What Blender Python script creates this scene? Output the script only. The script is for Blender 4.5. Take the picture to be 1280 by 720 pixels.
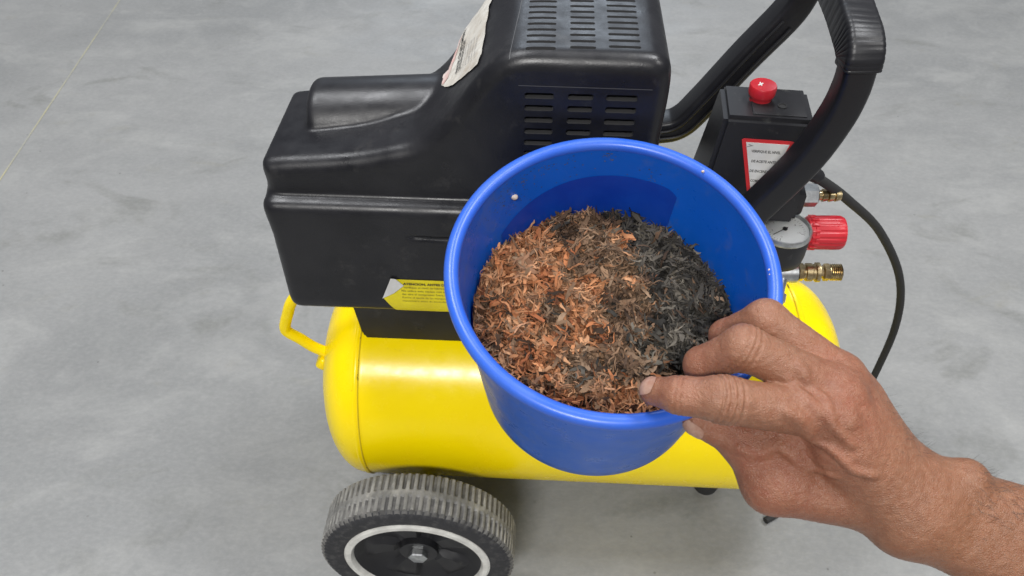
import bpy, bmesh, math, random
import numpy as np
from mathutils import Matrix, Vector, noise
random.seed(7); rng = np.random.default_rng(11)
R = math.radians
for o in list(bpy.data.objects): bpy.data.objects.remove(o)
scene = bpy.context.scene

# ------------------------------------------------------------------ camera
EYE = Vector((0, 0, .79)); S2 = math.sqrt(.5); FPX = 995.56
cam = bpy.data.objects.new('camera', bpy.data.cameras.new('camera'))
scene.collection.objects.link(cam); scene.camera = cam
cam.location = EYE; cam.rotation_euler = (R(45), 0, 0)
cam.data.lens = 28; cam.data.sensor_width = 36; cam.data.clip_start = .02; cam.data.clip_end = 100
cam.data.dof.use_dof = True; cam.data.dof.focus_distance = .50; cam.data.dof.aperture_fstop = 22

# ------------------------------------------------------------------ light
wd = bpy.data.worlds.new("World"); scene.world = wd; wd.use_nodes = True
wn = wd.node_tree.nodes; wn['Background'].inputs[0].default_value = (.88, .92, 1.0, 1)
wn['Background'].inputs[1].default_value = .20
def lamp(name, loc, target, size, power, col=(1, 1, 1), size_y=None):
    l = bpy.data.lights.new(name, 'AREA'); l.energy = power; l.color = col
    l.shape = 'RECTANGLE'; l.size = size; l.size_y = size_y or size
    o = bpy.data.objects.new(name, l); scene.collection.objects.link(o)
    o.location = loc; o.rotation_euler = (Vector(target) - Vector(loc)).to_track_quat('-Z', 'Y').to_euler()
    return o
T0 = (0, .5, .2)
lamp('ceiling_lamp', (-1.3, 1.15, 4.2), T0, 1.5, 105, (.97, .98, 1), .7)
lamp('ceiling_lamp', (1.5, .95, 4.2), T0, 1.3, 92, (.97, .98, 1), .7)
lamp('ceiling_lamp', (-.6, -2.6, 3.4), T0, 1.15, 142, (1, .98, .95), .5)
lamp('ceiling_lamp', (2.6, -.6, 3.6), T0, 1.0, 35, (1, .98, .95), .6)
lamp('skylight_window', (.2, 8.5, 4.6), T0, 3.6, 120, (.78, .88, 1), 1.3)
vs = scene.view_settings; vs.view_transform = 'Standard'; vs.look = 'None'; vs.exposure = 0; vs.gamma = 1

# ------------------------------------------------------------------ helpers
COL = scene.collection
def setp(o, label=None, cat=None, group=None, kind=None):
    if label: o['label'] = label
    if cat: o['category'] = cat
    if group: o['group'] = group
    if kind: o['kind'] = kind
    return o
def empty(name, loc=(0, 0, 0), rz=0, parent=None):
    o = bpy.data.objects.new(name, None); o.empty_display_size = .05; COL.objects.link(o)
    o.location = loc; o.rotation_euler = (0, 0, rz)
    if parent: o.parent = parent
    return o
def link(name, me, m=None, parent=None, smooth=True):
    o = bpy.data.objects.new(name, me); COL.objects.link(o)
    if m is not None:
        me.materials.clear(); me.materials.append(m)
    if parent: o.parent = parent
    if smooth is not None:
        me.polygons.foreach_set('use_smooth', [bool(smooth)] * len(me.polygons))
        if isinstance(smooth, float): me.set_sharp_from_angle(angle=R(smooth))
    me.update()
    return o
def pyd(name, v, f, m=None, parent=None, smooth=True):
    me = bpy.data.meshes.new(name); me.from_pydata([tuple(map(float, p)) for p in v], [], [tuple(map(int, q)) for q in f])
    return link(name, me, m, parent, smooth)
def bmo(name, bm, m=None, parent=None, smooth=35.0):
    bmesh.ops.recalc_face_normals(bm, faces=bm.faces)
    me = bpy.data.meshes.new(name); bm.to_mesh(me); bm.free()
    return link(name, me, m, parent, smooth)
def basis(axis):
    a = Vector(axis).normalized(); t = Vector((0, 0, 1)) if abs(a.z) < .9 else Vector((0, 1, 0))
    x = t.cross(a).normalized(); y = a.cross(x)
    return Matrix((x, y, a)).transposed()
def lathe(bm, prof, org=(0, 0, 0), axis=(0, 0, 1), n=48, rmod=None, capped=True):
    """prof = [(radius, height)...] turned about axis through org"""
    B = basis(axis); O = Vector(org); rings = []
    for i, (r, h) in enumerate(prof):
        if r < 1e-6: rings.append([bm.verts.new(O + B @ Vector((0, 0, h)))]); continue
        ring = []
        for k in range(n):
            a = 2 * math.pi * k / n; rr = r * (rmod(i, k) if rmod else 1)
            ring.append(bm.verts.new(O + B @ Vector((rr * math.cos(a), rr * math.sin(a), h))))
        rings.append(ring)
    for a, b in zip(rings, rings[1:]):
        for k in range(n):
            k2 = (k + 1) % n
            if len(a) == 1 and len(b) == 1: continue
            if len(a) == 1: bm.faces.new((a[0], b[k], b[k2]))
            elif len(b) == 1: bm.faces.new((a[k], a[k2], b[0]))
            else: bm.faces.new((a[k], a[k2], b[k2], b[k]))
    if capped:
        if len(rings[0]) > 1: bm.faces.new(rings[0])
        if len(rings[-1]) > 1: bm.faces.new(rings[-1])
    return bm
def box(bm, c, s, M=None, bev=0, seg=2, taper=1.0):
    g = bmesh.ops.create_cube(bm, size=1); vv = g['verts']
    for v in vv:
        k = taper if v.co.z > 0 else 1
        v.co = Vector((v.co.x * s[0] * k, v.co.y * s[1] * k, v.co.z * s[2]))
    if bev:
        es = list({e for v in vv for e in v.link_edges})
        r = bmesh.ops.bevel(bm, geom=es, offset=bev, segments=seg, affect='EDGES', profile=.5)
        vv = list({v for f in r['faces'] for v in f.verts} | {v for v in vv if v.is_valid})
    for v in vv:
        p = v.co
        if M is not None: p = M @ p
        v.co = p + Vector(c)
    return vv
def catmull(P, n=8):
    P = [Vector(p) for p in P]; P = [2 * P[0] - P[1]] + P + [2 * P[-1] - P[-2]]; out = []
    for i in range(1, len(P) - 2):
        for k in range(n):
            t = k / n; a, b, c, d = P[i - 1:i + 3]
            out.append(.5 * ((2 * b) + (c - a) * t + (2 * a - 5 * b + 4 * c - d) * t * t + (3 * b - a - 3 * c + d) * t ** 3))
    out.append(P[-2]); return out
def sweep(bm, path, prof, ref=None, scale=None):
    """prof: 2D outline; first axis = ref direction, second = perpendicular"""
    rings = []; N = len(path); prev = None
    for i, p in enumerate(path):
        t = (path[min(i + 1, N - 1)] - path[max(i - 1, 0)]).normalized()
        if ref is not None: u = Vector(ref)
        else: u = prev if prev is not None else (Vector((0, 0, 1)) if abs(t.z) < .9 else Vector((1, 0, 0)))
        u = (u - t * u.dot(t)).normalized(); prev = u; w = t.cross(u)
        s = scale(i) if scale else 1
        rings.append([bm.verts.new(p + u * (a * s) + w * (b * s)) for a, b in prof])
    n = len(prof)
    for a, b in zip(rings, rings[1:]):
        for k in range(n): bm.faces.new((a[k], a[(k + 1) % n], b[(k + 1) % n], b[k]))
    bm.faces.new(rings[0]); bm.faces.new(rings[-1])
def circ(r, n=12): return [(r * math.cos(2 * math.pi * k / n), r * math.sin(2 * math.pi * k / n)) for k in range(n)]
def rrect(w, h, r, n=4):
    o = []
    for cx, cy, a0 in ((w / 2 - r, h / 2 - r, 0), (-w / 2 + r, h / 2 - r, 90), (-w / 2 + r, -h / 2 + r, 180), (w / 2 - r, -h / 2 + r, 270)):
        for k in range(n + 1):
            a = R(a0 + 90 * k / n); o.append((cx + r * math.cos(a), cy + r * math.sin(a)))
    return o

# ---- implicit surfaces: fields sampled on a grid, skinned by surface nets
def surface_nets(F, org, h):
    nx, ny, nz = F.shape; ins = F < 0
    cnt = np.zeros((nx - 1, ny - 1, nz - 1), np.int8)
    off = [(a, b, c) for a in (0, 1) for b in (0, 1) for c in (0, 1)]
    sl = lambda A, a, b, c: A[a:nx - 1 + a, b:ny - 1 + b, c:nz - 1 + c]
    for o in off: cnt += sl(ins, *o)
    act = (cnt > 0) & (cnt < 8); idx = -np.ones(act.shape, np.int64); ijk = np.argwhere(act); n = len(ijk)
    idx[act] = np.arange(n); pos = np.zeros((n, 3)); wt = np.zeros(n)
    cv = {o: F[ijk[:, 0] + o[0], ijk[:, 1] + o[1], ijk[:, 2] + o[2]] for o in off}
    for a in off:
        for ax in range(3):
            if a[ax]: continue
            b = list(a); b[ax] = 1; b = tuple(b); fa, fb = cv[a], cv[b]
            m = (fa < 0) != (fb < 0); t = np.where(m, fa / np.where(m, fa - fb, 1), 0)
            p = np.repeat(np.array(a, float)[None], n, 0); p[:, ax] += t
            pos[m] += p[m]; wt[m] += 1
    V = (ijk + pos / wt[:, None]) * h + np.array(org); Q = []
    for ax in range(3):
        s0 = [slice(None)] * 3; s1 = [slice(None)] * 3; s0[ax] = slice(0, -1); s1[ax] = slice(1, None)
        a, b = ins[tuple(s0)], ins[tuple(s1)]; e = np.argwhere(a != b); u, w = [(1, 2), (2, 0), (0, 1)][ax]
        ok = (e[:, u] > 0) & (e[:, w] > 0) & (e[:, u] < F.shape[u] - 1) & (e[:, w] < F.shape[w] - 1); e = e[ok]
        def cell(du, dw):
            c = e.copy(); c[:, u] -= du; c[:, w] -= dw; return idx[c[:, 0], c[:, 1], c[:, 2]]
        q = np.stack([cell(1, 1), cell(0, 1), cell(0, 0), cell(1, 0)], 1)
        fl = ~a[e[:, 0], e[:, 1], e[:, 2]]; q[fl] = q[fl][:, ::-1]; Q.append(q)
    return V, np.concatenate(Q)
def skin_field(f, lo, hi, h):
    ax = [np.arange(lo[i], hi[i] + h, h) for i in range(3)]
    X, Y, Z = np.meshgrid(*ax, indexing='ij'); F = f(X, Y, Z)
    V, Q = surface_nets(F, (ax[0][0], ax[1][0], ax[2][0]), h)
    for _ in range(3):          # settle the vertices on the exact field
        e = h * .5; d = f(V[:, 0], V[:, 1], V[:, 2])
        g = np.stack([f(V[:, 0] + e * (i == 0), V[:, 1] + e * (i == 1), V[:, 2] + e * (i == 2)) - f(V[:, 0] - e * (i == 0), V[:, 1] - e * (i == 1), V[:, 2] - e * (i == 2)) for i in range(3)], 1) / (2 * e)
        g2 = np.maximum((g * g).sum(1), .25); st = np.clip(d / g2, -h * .5, h * .5); V -= g * st[:, None] * .8
    return V, Q
def grad(f, P, e=4e-4):
    P = np.atleast_2d(P); g = np.stack([f(*(P + e * np.eye(3)[i]).T) - f(*(P - e * np.eye(3)[i]).T) for i in range(3)], 1)
    return g / np.linalg.norm(g, axis=1, keepdims=True)
def march(f, P, D, n=60, tmax=.3):
    """walk points P along direction D until they touch the field"""
    P = np.atleast_2d(np.array(P, float)).copy(); D = np.array(D, float) / np.linalg.norm(D); t = np.zeros(len(P))
    for _ in range(n):
        q = P + D * t[:, None]; t += f(*q.T) * .8; t = np.clip(t, 0, tmax)
    return P + D * t[:, None]
def smin(a, b, k):
    h = np.maximum(k - np.abs(a - b), 0) / k; return np.minimum(a, b) - h * h * k * .25
def smax(a, b, k): return -smin(-a, -b, k)
def rcone(X, Y, Z, a, b, r1, r2):
    a = np.array(a, float); b = np.array(b, float); ba = b - a; L = ba @ ba
    t = np.clip(((X - a[0]) * ba[0] + (Y - a[1]) * ba[1] + (Z - a[2]) * ba[2]) / L, 0, 1)
    return np.sqrt((X - a[0] - t * ba[0]) ** 2 + (Y - a[1] - t * ba[1]) ** 2 + (Z - a[2] - t * ba[2]) ** 2) - (r1 + (r2 - r1) * t)

# ------------------------------------------------------------------ materials
def mat(name, c, rough=.5, metal=0, c2=None, nscale=30, ncontrast=(.4, .6), bump=0, bscale=200, coat=0, spec=.5, dust=None, dscale=40, dthr=(.6, .75), rv=0, trans=0, sss=0, attr=None):
    m = bpy.data.materials.new(name); m.use_nodes = True; nt = m.node_tree; N = nt.nodes; L = nt.links; b = N['Principled BSDF']
    b.inputs['Roughness'].default_value = rough; b.inputs['Metallic'].default_value = metal
    b.inputs['Specular IOR Level'].default_value = spec; b.inputs['Coat Weight'].default_value = coat; b.inputs['Coat Roughness'].default_value = .12
    tc = N.new('ShaderNodeTexCoord')
    def nz(scale, det=5, rg=.6):
        n = N.new('ShaderNodeTexNoise'); n.inputs['Scale'].default_value = scale; n.inputs['Detail'].default_value = det; n.inputs['Roughness'].default_value = rg
        L.new(tc.outputs['Object'], n.inputs['Vector']); return n.outputs['Fac']
    def ramp(src, lo, hi):
        r = N.new('ShaderNodeMapRange'); r.inputs[1].default_value = lo; r.inputs[2].default_value = hi; L.new(src, r.inputs[0]); return r.outputs[0]
    def mix(f, a, bb):
        x = N.new('ShaderNodeMix'); x.data_type = 'RGBA'
        L.new(f, x.inputs[0]) if not isinstance(f, float) else setattr(x.inputs[0], 'default_value', f)
        for s, q in ((6, a), (7, bb)):
            if isinstance(q, tuple): x.inputs[s].default_value = (*q, 1)
            else: L.new(q, x.inputs[s])
        return x.outputs[2]
    col = tuple(c)
    if attr:
        a = N.new('ShaderNodeAttribute'); a.attribute_name = attr; col = a.outputs['Color']
    if c2: col = mix(ramp(nz(nscale), *ncontrast), col, tuple(c2))
    if dust: col = mix(ramp(nz(dscale, 8, .7), *dthr), col, tuple(dust))
    if isinstance(col, tuple): b.inputs['Base Color'].default_value = (*col, 1)
    else: L.new(col, b.inputs['Base Color'])
    if rv:
        mr = N.new('ShaderNodeMapRange'); mr.inputs[1].default_value = .3; mr.inputs[2].default_value = .7; mr.inputs[3].default_value = rough - rv; mr.inputs[4].default_value = rough + rv
        L.new(nz(60, 6), mr.inputs[0]); L.new(mr.outputs[0], b.inputs['Roughness'])
    if bump:
        bp = N.new('ShaderNodeBump'); bp.inputs['Strength'].default_value = bump; bp.inputs['Distance'].default_value = .001
        L.new(nz(bscale, 4), bp.inputs['Height']); L.new(bp.outputs[0], b.inputs['Normal'])
    if sss:
        b.inputs['Subsurface Weight'].default_value = sss; b.inputs['Subsurface Radius'].default_value = (.006, .002, .001); b.inputs['Subsurface Scale'].default_value = 1
    if trans:
        t = N.new('ShaderNodeBsdfTranslucent'); t.inputs[0].default_value = (*c, 1); ms = N.new('ShaderNodeMixShader'); ms.inputs[0].default_value = trans
        L.new(b.outputs[0], ms.inputs[1]); L.new(t.outputs[0], ms.inputs[2]); L.new(ms.outputs[0], N['Material Output'].inputs[0])
    return m
M = {}
M['plastic'] = mat('black_plastic', (.008, .008, .010), .36, c2=(.013, .0128, .015), nscale=25, bump=.10, bscale=900, spec=.42, dust=(.055, .052, .05), dscale=38, dthr=(.58, .88), rv=.10)
M['handle'] = mat('black_handle_plastic', (.009, .009, .011), .40, bump=.10, bscale=600, dust=(.08, .08, .08), dscale=70, dthr=(.66, .85), rv=.06)
M['dark'] = mat('dark_plastic', (.012, .012, .014), .45, dust=(.07, .07, .065), dscale=80, dthr=(.6, .8))
M['pocket'] = mat('slot_plastic', (.05, .05, .052), .5)
M['yellow'] = mat('yellow_paint', (1.0, .76, .001), .24, c2=(.98, .73, .001), nscale=9, coat=0, spec=.32, bump=.22, bscale=22, dust=(.30, .21, .03), dscale=75, dthr=(.69, .76), rv=.07)
M['seam'] = mat('seam_grime', (.75, .56, .01), .5, c2=(.12, .08, .01), nscale=130, ncontrast=(.58, .66))
M['rubber'] = mat('tyre_rubber', (.028, .028, .031), .75, bump=.3, bscale=500, dust=(.10, .098, .095), dscale=120, dthr=(.5, .8))
M['tread'] = mat('dusty_tread_rubber', (.24, .235, .222), .85, c2=(.14, .138, .13), nscale=70, ncontrast=(.35, .65), dust=(.36, .35, .32), dscale=60, dthr=(.5, .72), bump=.4, bscale=500)
M['groove'] = mat('groove_rubber', (.075, .073, .070), .85, c2=(.17, .165, .155), nscale=90, ncontrast=(.4, .65))
M['silver'] = mat('silver_painted_rim', (.80, .79, .74), .35, .1, c2=(.62, .61, .57), nscale=60)
M['zinc'] = mat('zinc_steel', (.66, .68, .68), .36, 1, c2=(.42, .43, .44), nscale=120, rv=.08)
M['brass'] = mat('brass', (.62, .50, .29), .30, 1, c2=(.34, .26, .14), nscale=180, rv=.1)
M['red'] = mat('red_plastic', (.42, .012, .022), .36, c2=(.50, .02, .03), nscale=40, dust=(.5, .25, .25), dscale=130, dthr=(.68, .8))
M['redpaint'] = mat('red_print', (.55, .025, .03), .5)
M['paper'] = mat('white_label', (.68, .68, .66), .5, c2=(.60, .59, .56), nscale=50)
M['oldpaper'] = mat('torn_paper', (.62, .60, .55), .75, c2=(.50, .46, .40), nscale=45, dust=(.33, .27, .20), dscale=60, dthr=(.56, .75), bump=.5, bscale=130)
M['pink'] = mat('faded_pink_print', (.55, .33, .30), .7, c2=(.60, .50, .46), nscale=120, ncontrast=(.35, .6))
M['ylabel'] = mat('yellow_label', (.78, .66, .01), .4, c2=(.70, .57, .01), nscale=60)
M['ink'] = mat('black_ink', (.02, .02, .02), .6)
M['greyink'] = mat('faded_grey_ink', (.20, .19, .19), .7, c2=(.42, .40, .38), nscale=200)
M['olive'] = mat('faded_label_ink', (.20, .17, .02), .6)
M['glass'] = None
M['blue'] = mat('blue_bucket_plastic', (.005, .125, .60), .33, c2=(.006, .14, .66), nscale=15, trans=.22, dust=(.11, .17, .38), dscale=32, dthr=(.55, .85), rv=.10, bump=.12, bscale=60)
M['bluelip'] = mat('blue_lip_plastic', (.030, .125, .64), .34, trans=.12, c2=(.045, .14, .62), nscale=40, rv=.06, dust=(.3, .4, .7), dscale=110, dthr=(.70, .78))
M['stickershade'] = mat('sticker_shade_blue', (.004, .040, .33), .38, c2=(.005, .055, .38), nscale=30)  # wall blue darkened where an outside sticker blocks the light
M['rubberfoot'] = mat('black_rubber', (.02, .02, .02), .8)
g = bpy.data.materials.new('gauge_glass'); g.use_nodes = True; gb = g.node_tree.nodes['Principled BSDF']
gb.inputs['Transmission Weight'].default_value = 1; gb.inputs['Roughness'].default_value = .03; gb.inputs['IOR'].default_value = 1.12; M['glass'] = g

# concrete
def floor_mat():
    m = bpy.data.materials.new('power_floated_concrete'); m.use_nodes = True; nt = m.node_tree; N = nt.nodes; L = nt.links; b = N['Principled BSDF']
    tc = N.new('ShaderNodeTexCoord'); mp = N.new('ShaderNodeMapping'); mp.inputs['Scale'].default_value = (1, 1.7, 1); mp.inputs['Rotation'].default_value = (0, 0, .25)
    L.new(tc.outputs['Object'], mp.inputs[0])
    def nz(s, d=6, r=.6, dist=0, off=0, v=None):
        n = N.new('ShaderNodeTexNoise'); n.noise_dimensions = '4D'; n.inputs['W'].default_value = off; n.inputs['Scale'].default_value = s; n.inputs['Detail'].default_value = d; n.inputs['Roughness'].default_value = r; n.inputs['Distortion'].default_value = dist
        L.new(v or mp.outputs[0], n.inputs['Vector']); return n.outputs['Fac']
    def rg(s, a, b_, c=0, d=1):
        r = N.new('ShaderNodeMapRange'); r.interpolation_type = 'SMOOTHSTEP'; r.inputs[1].default_value = a; r.inputs[2].default_value = b_; r.inputs[3].default_value = c; r.inputs[4].default_value = d; L.new(s, r.inputs[0]); return r.outputs[0]
    def mx(f, a, bb):
        x = N.new('ShaderNodeMix'); x.data_type = 'RGBA'; L.new(f, x.inputs[0])
        for s, q in ((6, a), (7, bb)):
            if isinstance(q, tuple): x.inputs[s].default_value = (*q, 1)
            else: L.new(q, x.inputs[s])
        return x.outputs[2]
    c = mx(rg(nz(1.6, 4, .5, .6, 1), .35, .65), (.186, .189, .188), (.236, .237, .234))
    c = mx(rg(nz(5.5, 7, .62, 1.0, 2), .42, .70, 0, .75), c, (.290, .290, .282))
    c = mx(rg(nz(4.2, 6, .6, 1.4, 3), .56, .72, 0, .75), c, (.148, .150, .140))
    c = mx(rg(nz(8, 6, .6, 1, 9), .60, .74, 0, .55), c, (.205, .20, .172))
    c = mx(rg(nz(30, 8, .7, .4, 4), .35, .75, 0, .40), c, (.175, .18, .178))
    c = mx(rg(nz(120, 6, .75, 0, 5), .35, .75, 0, .22), c, (.42, .42, .40))
    vo = N.new('ShaderNodeTexVoronoi'); vo.inputs['Scale'].default_value = 34; L.new(tc.outputs['Object'], vo.inputs['Vector'])
    sp = rg(vo.outputs['Distance'], .035, .07, 1, 0); sel = rg(nz(9, 2, .5, 0, 6), .52, .60)
    mu = N.new('ShaderNodeMath'); mu.operation = 'MULTIPLY'; L.new(sp, mu.inputs[0]); L.new(sel, mu.inputs[1]); c = mx(mu.outputs[0], c, (.13, .13, .125))
    L.new(c, b.inputs['Base Color']); L.new(rg(nz(7, 6, .6, .5, 7), .3, .7, .38, .62), b.inputs['Roughness'])
    bp = N.new('ShaderNodeBump'); bp.inputs['Strength'].default_value = .12; bp.inputs['Distance'].default_value = .002; L.new(nz(90, 6, .7, 0, 8), bp.inputs['Height']); L.new(bp.outputs[0], b.inputs['Normal'])
    return m
bm = bmesh.new(); bmesh.ops.create_grid(bm, x_segments=8, y_segments=8, size=6)
flo = setp(bmo('floor', bm, floor_mat(), None, None), 'smooth grey power floated concrete workshop floor with faint stains', 'floor', kind='structure')
# shallow filled joint in the slab
a = Vector((-.926 + .068, .99, 0)); p1 = Vector((-1.0, .60, .0006))
J = [Vector((-.8309, 1.0379, .0006)), Vector((-.8614, 1.685, .0006))]
d = (J[1] - J[0]).normalized(); J = [J[0] - d * 3, J[1] + d * 4]; w = Vector((-d.y, d.x, 0)) * .0011
setp(pyd('joint_line', [J[0] - w, J[0] + w, J[1] + w, J[1] - w], [(0, 3, 2, 1)], mat('joint_filler', (.40, .37, .22), .7, c2=(.30, .30, .26), nscale=9), flo, None), kind='structure')

# ================================================================== the compressor
A = empty('air_compressor', (.068, .502, 0), R(-3))
setp(A, 'yellow tank air compressor on wheels with a black plastic hood and black carrying handle', 'air compressor')
# --- tank
TZ, TR, TL, TX, DM = .167, .105, .198, -.006, .0450
bm = bmesh.new(); pr = [(0, -TL - DM)]
for k in range(1, 15):
    a = k / 14 * math.pi / 2; pr.append((TR * math.sin(a) ** .82, -TL - DM * math.cos(a)))
pr += [(TR + .0002, -TL - .0005), (TR + .0010, -TL + .0008), (TR + .0010, -TL + .0026), (TR + .0002, -TL + .004)]
pr += [(TR, x) for x in np.linspace(-TL + .008, 0, 8)]
pr += [(r, -h + (.007 * (-h - TL) / DM if -h > TL else 0)) for r, h in pr[::-1][1:]]
lathe(bm, pr, (TX, 0, TZ), (1, 0, 0), 96, capped=False)
tank = bmo('tank', bm, M['yellow'], A, 60.0)
for s in (-1, 1):   # lapped weld seams
    bm = bmesh.new(); lathe(bm, [(TR + .0009, -.0006), (TR + .0014, 0), (TR + .0009, .0006), (TR - .001, .0006), (TR - .001, -.0006), (TR + .0009, -.0006)], (TX + s * (TL - .0045), 0, TZ), (1, 0, 0), 96, rmod=lambda i, k: 1 + .0012 * math.sin(k * 3.1) * (k % 3 - 1), capped=False)
    bmo('weld_seam', bm, M['seam'], tank)
# seam where the shell is rolled closed, plus ports underneath
bm = bmesh.new(); lathe(bm, [(.011, 0), (.011, .010), (.008, .014), (0, .014)], (0, 0, TZ - TR - .012), (0, 0, -1), 6); bmo('drain_plug', bm, M['brass'], tank)
# --- yellow carry bar at the left end
path = catmull([(-.225, -.030, .325), (-.238, -.031, .312), (-.258, -.031, .291), (-.2665, -.031, .272), (-.2725, -.031, .254), (-.270, -.031, .247), (-.262, -.031, .240), (-.252, -.031, .2295), (-.242, -.031, .2225), (-.232, -.031, .214)], 6)
bm = bmesh.new(); sweep(bm, path, circ(.0052, 14), (0, 1, 0)); bar = bmo('carry_bar', bm, M['yellow'], A)
bm = bmesh.new(); box(bm, (-.2435, -.031, .211), (.012, .018, .015), Matrix.Rotation(R(35), 3, 'Y'), .004, 3); bmo('weld_lug', bm, M['yellow'], bar)
# --- hood as one moulded shell
def smooth_closed(P, n=4):
    P = [np.array(p) for p in P]; o = []
    for i in range(len(P)):
        a, b, c, d = P[i - 1], P[i], P[(i + 1) % len(P)], P[(i + 2) % len(P)]
        m = 1 if max(np.linalg.norm(b - a), np.linalg.norm(c - b), np.linalg.norm(d - c)) > .03 else n
        for k in range(m):
            t = k / m; o.append(.5 * ((2 * b) + (c - a) * t + (2 * a - 5 * b + 4 * c - d) * t * t + (3 * b - a - 3 * c + d) * t ** 3))
    return np.array(o)
PX = smooth_closed([(-.229, .449), (-.2285, .458), (-.229, .468), (-.226, .4740), (-.215, .4762), (-.190, .4785), (-.165, .4820), (-.145, .4870), (-.128, .492), (-.114, .503), (-.101, .518), (-.089, .5345), (-.078, .5475), (-.066, .5555), (-.052, .5580), (-.03, .5580), (-.01, .558), (.014, .5577), (.0235, .5560), (.0292, .5510), (.0312, .543), (.0314, .525), (.0302, .50), (.030, .36), (.027, .352), (.02, .348), (-.186, .3482), (-.1985, .3505), (-.210, .3590), (-.2185, .3735), (-.2245, .398), (-.2280, .435)])
PX[:, 0] -= .004 * np.clip((-.15 - PX[:, 0]) / .04, 0, 1)
def poly2(X, Z, P):
    d = np.full(X.shape, 1e9); s = np.ones(X.shape); n = len(P)
    for i in range(n):
        a = P[i]; b = P[i - 1]; ex, ez = b - a; wx = X - a[0]; wz = Z - a[1]
        t = np.clip((wx * ex + wz * ez) / (ex * ex + ez * ez), 0, 1)
        d = np.minimum(d, (wx - ex * t) ** 2 + (wz - ez * t) ** 2)
        c1 = Z >= a[1]; c2 = Z < b[1]; c3 = ex * wz > ez * wx
        s = np.where((c1 & c2 & c3) | (~c1 & ~c2 & ~c3), -s, s)
    return s * np.sqrt(d)
def box3(X, Y, Z, c, hs, r):
    qx = np.abs(X - c[0]) - hs[0] + r; qy = np.abs(Y - c[1]) - hs[1] + r; qz = np.abs(Z - c[2]) - hs[2] + r
    return np.sqrt(np.maximum(qx, 0) ** 2 + np.maximum(qy, 0) ** 2 + np.maximum(qz, 0) ** 2) + np.minimum(np.maximum(qx, np.maximum(qy, qz)), 0) - r
def extr(d2, dy, r):
    return np.sqrt(np.maximum(d2 + r, 0) ** 2 + np.maximum(dy + r, 0) ** 2) + np.minimum(np.maximum(d2 + r, dy + r), 0) - r
def hood_f(X, Y, Z):
    t = np.maximum(Y, 0); lw = np.clip((-.105 - X) / .03, 0, 1); Zs = Z + (5.0 * np.maximum(Y - .015, 0) ** 2 + 60 * np.maximum(Y - .005, 0) ** 2 * lw) * (Z > .40)
    d2 = poly2(X, Zs, PX)
    front = -.0835 + (Z - .47) * .02           # a little draft on the front wall
    up = extr(d2, np.abs(Y - (.09 + front) / 2) - (.09 - front) / 2, .0105)
    # lower half is one ledge prouder than the upper half
    lo = poly2(X, np.maximum(Z, .42), PX)
    f2 = -.0950 + (Z - .44) * .02 - np.minimum(Z - .362, 0) ** 2 * 18 * -1 * (Z < .362)
    lo = smax(extr(lo - .0025, np.abs(Y - (.092 + f2) / 2) - (.092 - f2) / 2, .010), Z - .4505 + np.minimum(40 * np.maximum(Y - .02, 0) ** 2, .06) * lw, .010)
    lo = smax(lo, .3485 - Z, .006)
    d = smin(up, lo, .004)
    d = smax(d, -(np.sqrt((Y + .0875) ** 2 + (Z - .4575) ** 2) - .0045), .004) if False else d
    # shallow groove line on the lower front wall
    gr = np.sqrt((Y - f2 - .0006) ** 2 + (Z - .4245 + (X + .12) * .02) ** 2) - .0012
    gr = np.maximum(gr, -.135 - X); d = smax(d, -gr, .0015)
    # intake bulge: a lying cylinder on the low half, closed with a soft end cap
    cx = np.sqrt((Y + .0165 - .03 * (X + .21)) ** 2 + (Z - .4625 - .060 * (X + .21)) ** 2) - (.0335 - .010 * (X + .21)); bl = smax(cx, -.2085 - X - (Z - .475) * .10, .007); bl = np.maximum(bl, X + .055)
    d = smin(d, bl, .0025)
    return d
V, Q = skin_field(hood_f, (-.245, -.105, .335), (.045, .105, .57), .0019)
hood = pyd('hood', V, Q, M['plastic'], A)
# vent slots cut through the wall
cols = [(-.0562, -.0385), (-.0300, -.0147), (-.0070, .0119)]
bm = bmesh.new()
for r_ in range(11):
    for ci, (x0, x1) in enumerate(cols):
        z = .5318 - .0083 * r_ + .0000 * ci; L_ = x1 - x0
        vv = []
        pr = rrect(L_, .0040, .0014, 3)
        rings = [[bm.verts.new(((x0 + x1) / 2 + a, y, z + b)) for a, b in pr] for y in (-.10, -.0745)]
        n = len(pr)
        for k in range(n): bm.faces.new((rings[0][k], rings[0][(k + 1) % n], rings[1][(k + 1) % n], rings[1][k]))
        bm.faces.new(rings[0]); bm.faces.new(rings[1])
for r_ in range(15):
    for ci, (x0, x1) in enumerate(cols):
        y = -.0725 + .0076 * r_ + .002 * ci; pr = rrect(x1 - x0, .0030, .0011, 3); n = len(pr)
        if y > .04: continue
        rings = [[bm.verts.new(((x0 + x1) / 2 + a, y + b, z)) for a, b in pr] for z in (.570, .5490 - (5 * (max(y - .015, 0)) ** 2))]
        for k in range(n): bm.faces.new((rings[0][k], rings[0][(k + 1) % n], rings[1][(k + 1) % n], rings[1][k]))
        bm.faces.new(rings[0]); bm.faces.new(rings[1])
bmesh.ops.recalc_face_normals(bm, faces=bm.faces)
cme = bpy.data.meshes.new('cut'); bm.to_mesh(cme); bm.free(); cme.materials.append(M['pocket']); cut = bpy.data.objects.new('cut', cme); COL.objects.link(cut); cut.parent = A
bpy.context.view_layer.update()
md = hood.modifiers.new('b', 'BOOLEAN'); md.object = cut; md.operation = 'DIFFERENCE'; md.solver = 'MANIFOLD'; md.material_mode = 'TRANSFER'
dg = bpy.context.evaluated_depsgraph_get(); nm = bpy.data.meshes.new_from_object(hood.evaluated_get(dg)); hood.modifiers.clear(); nm.name = 'hood'; hood.data = nm; bpy.data.objects.remove(cut)
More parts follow.
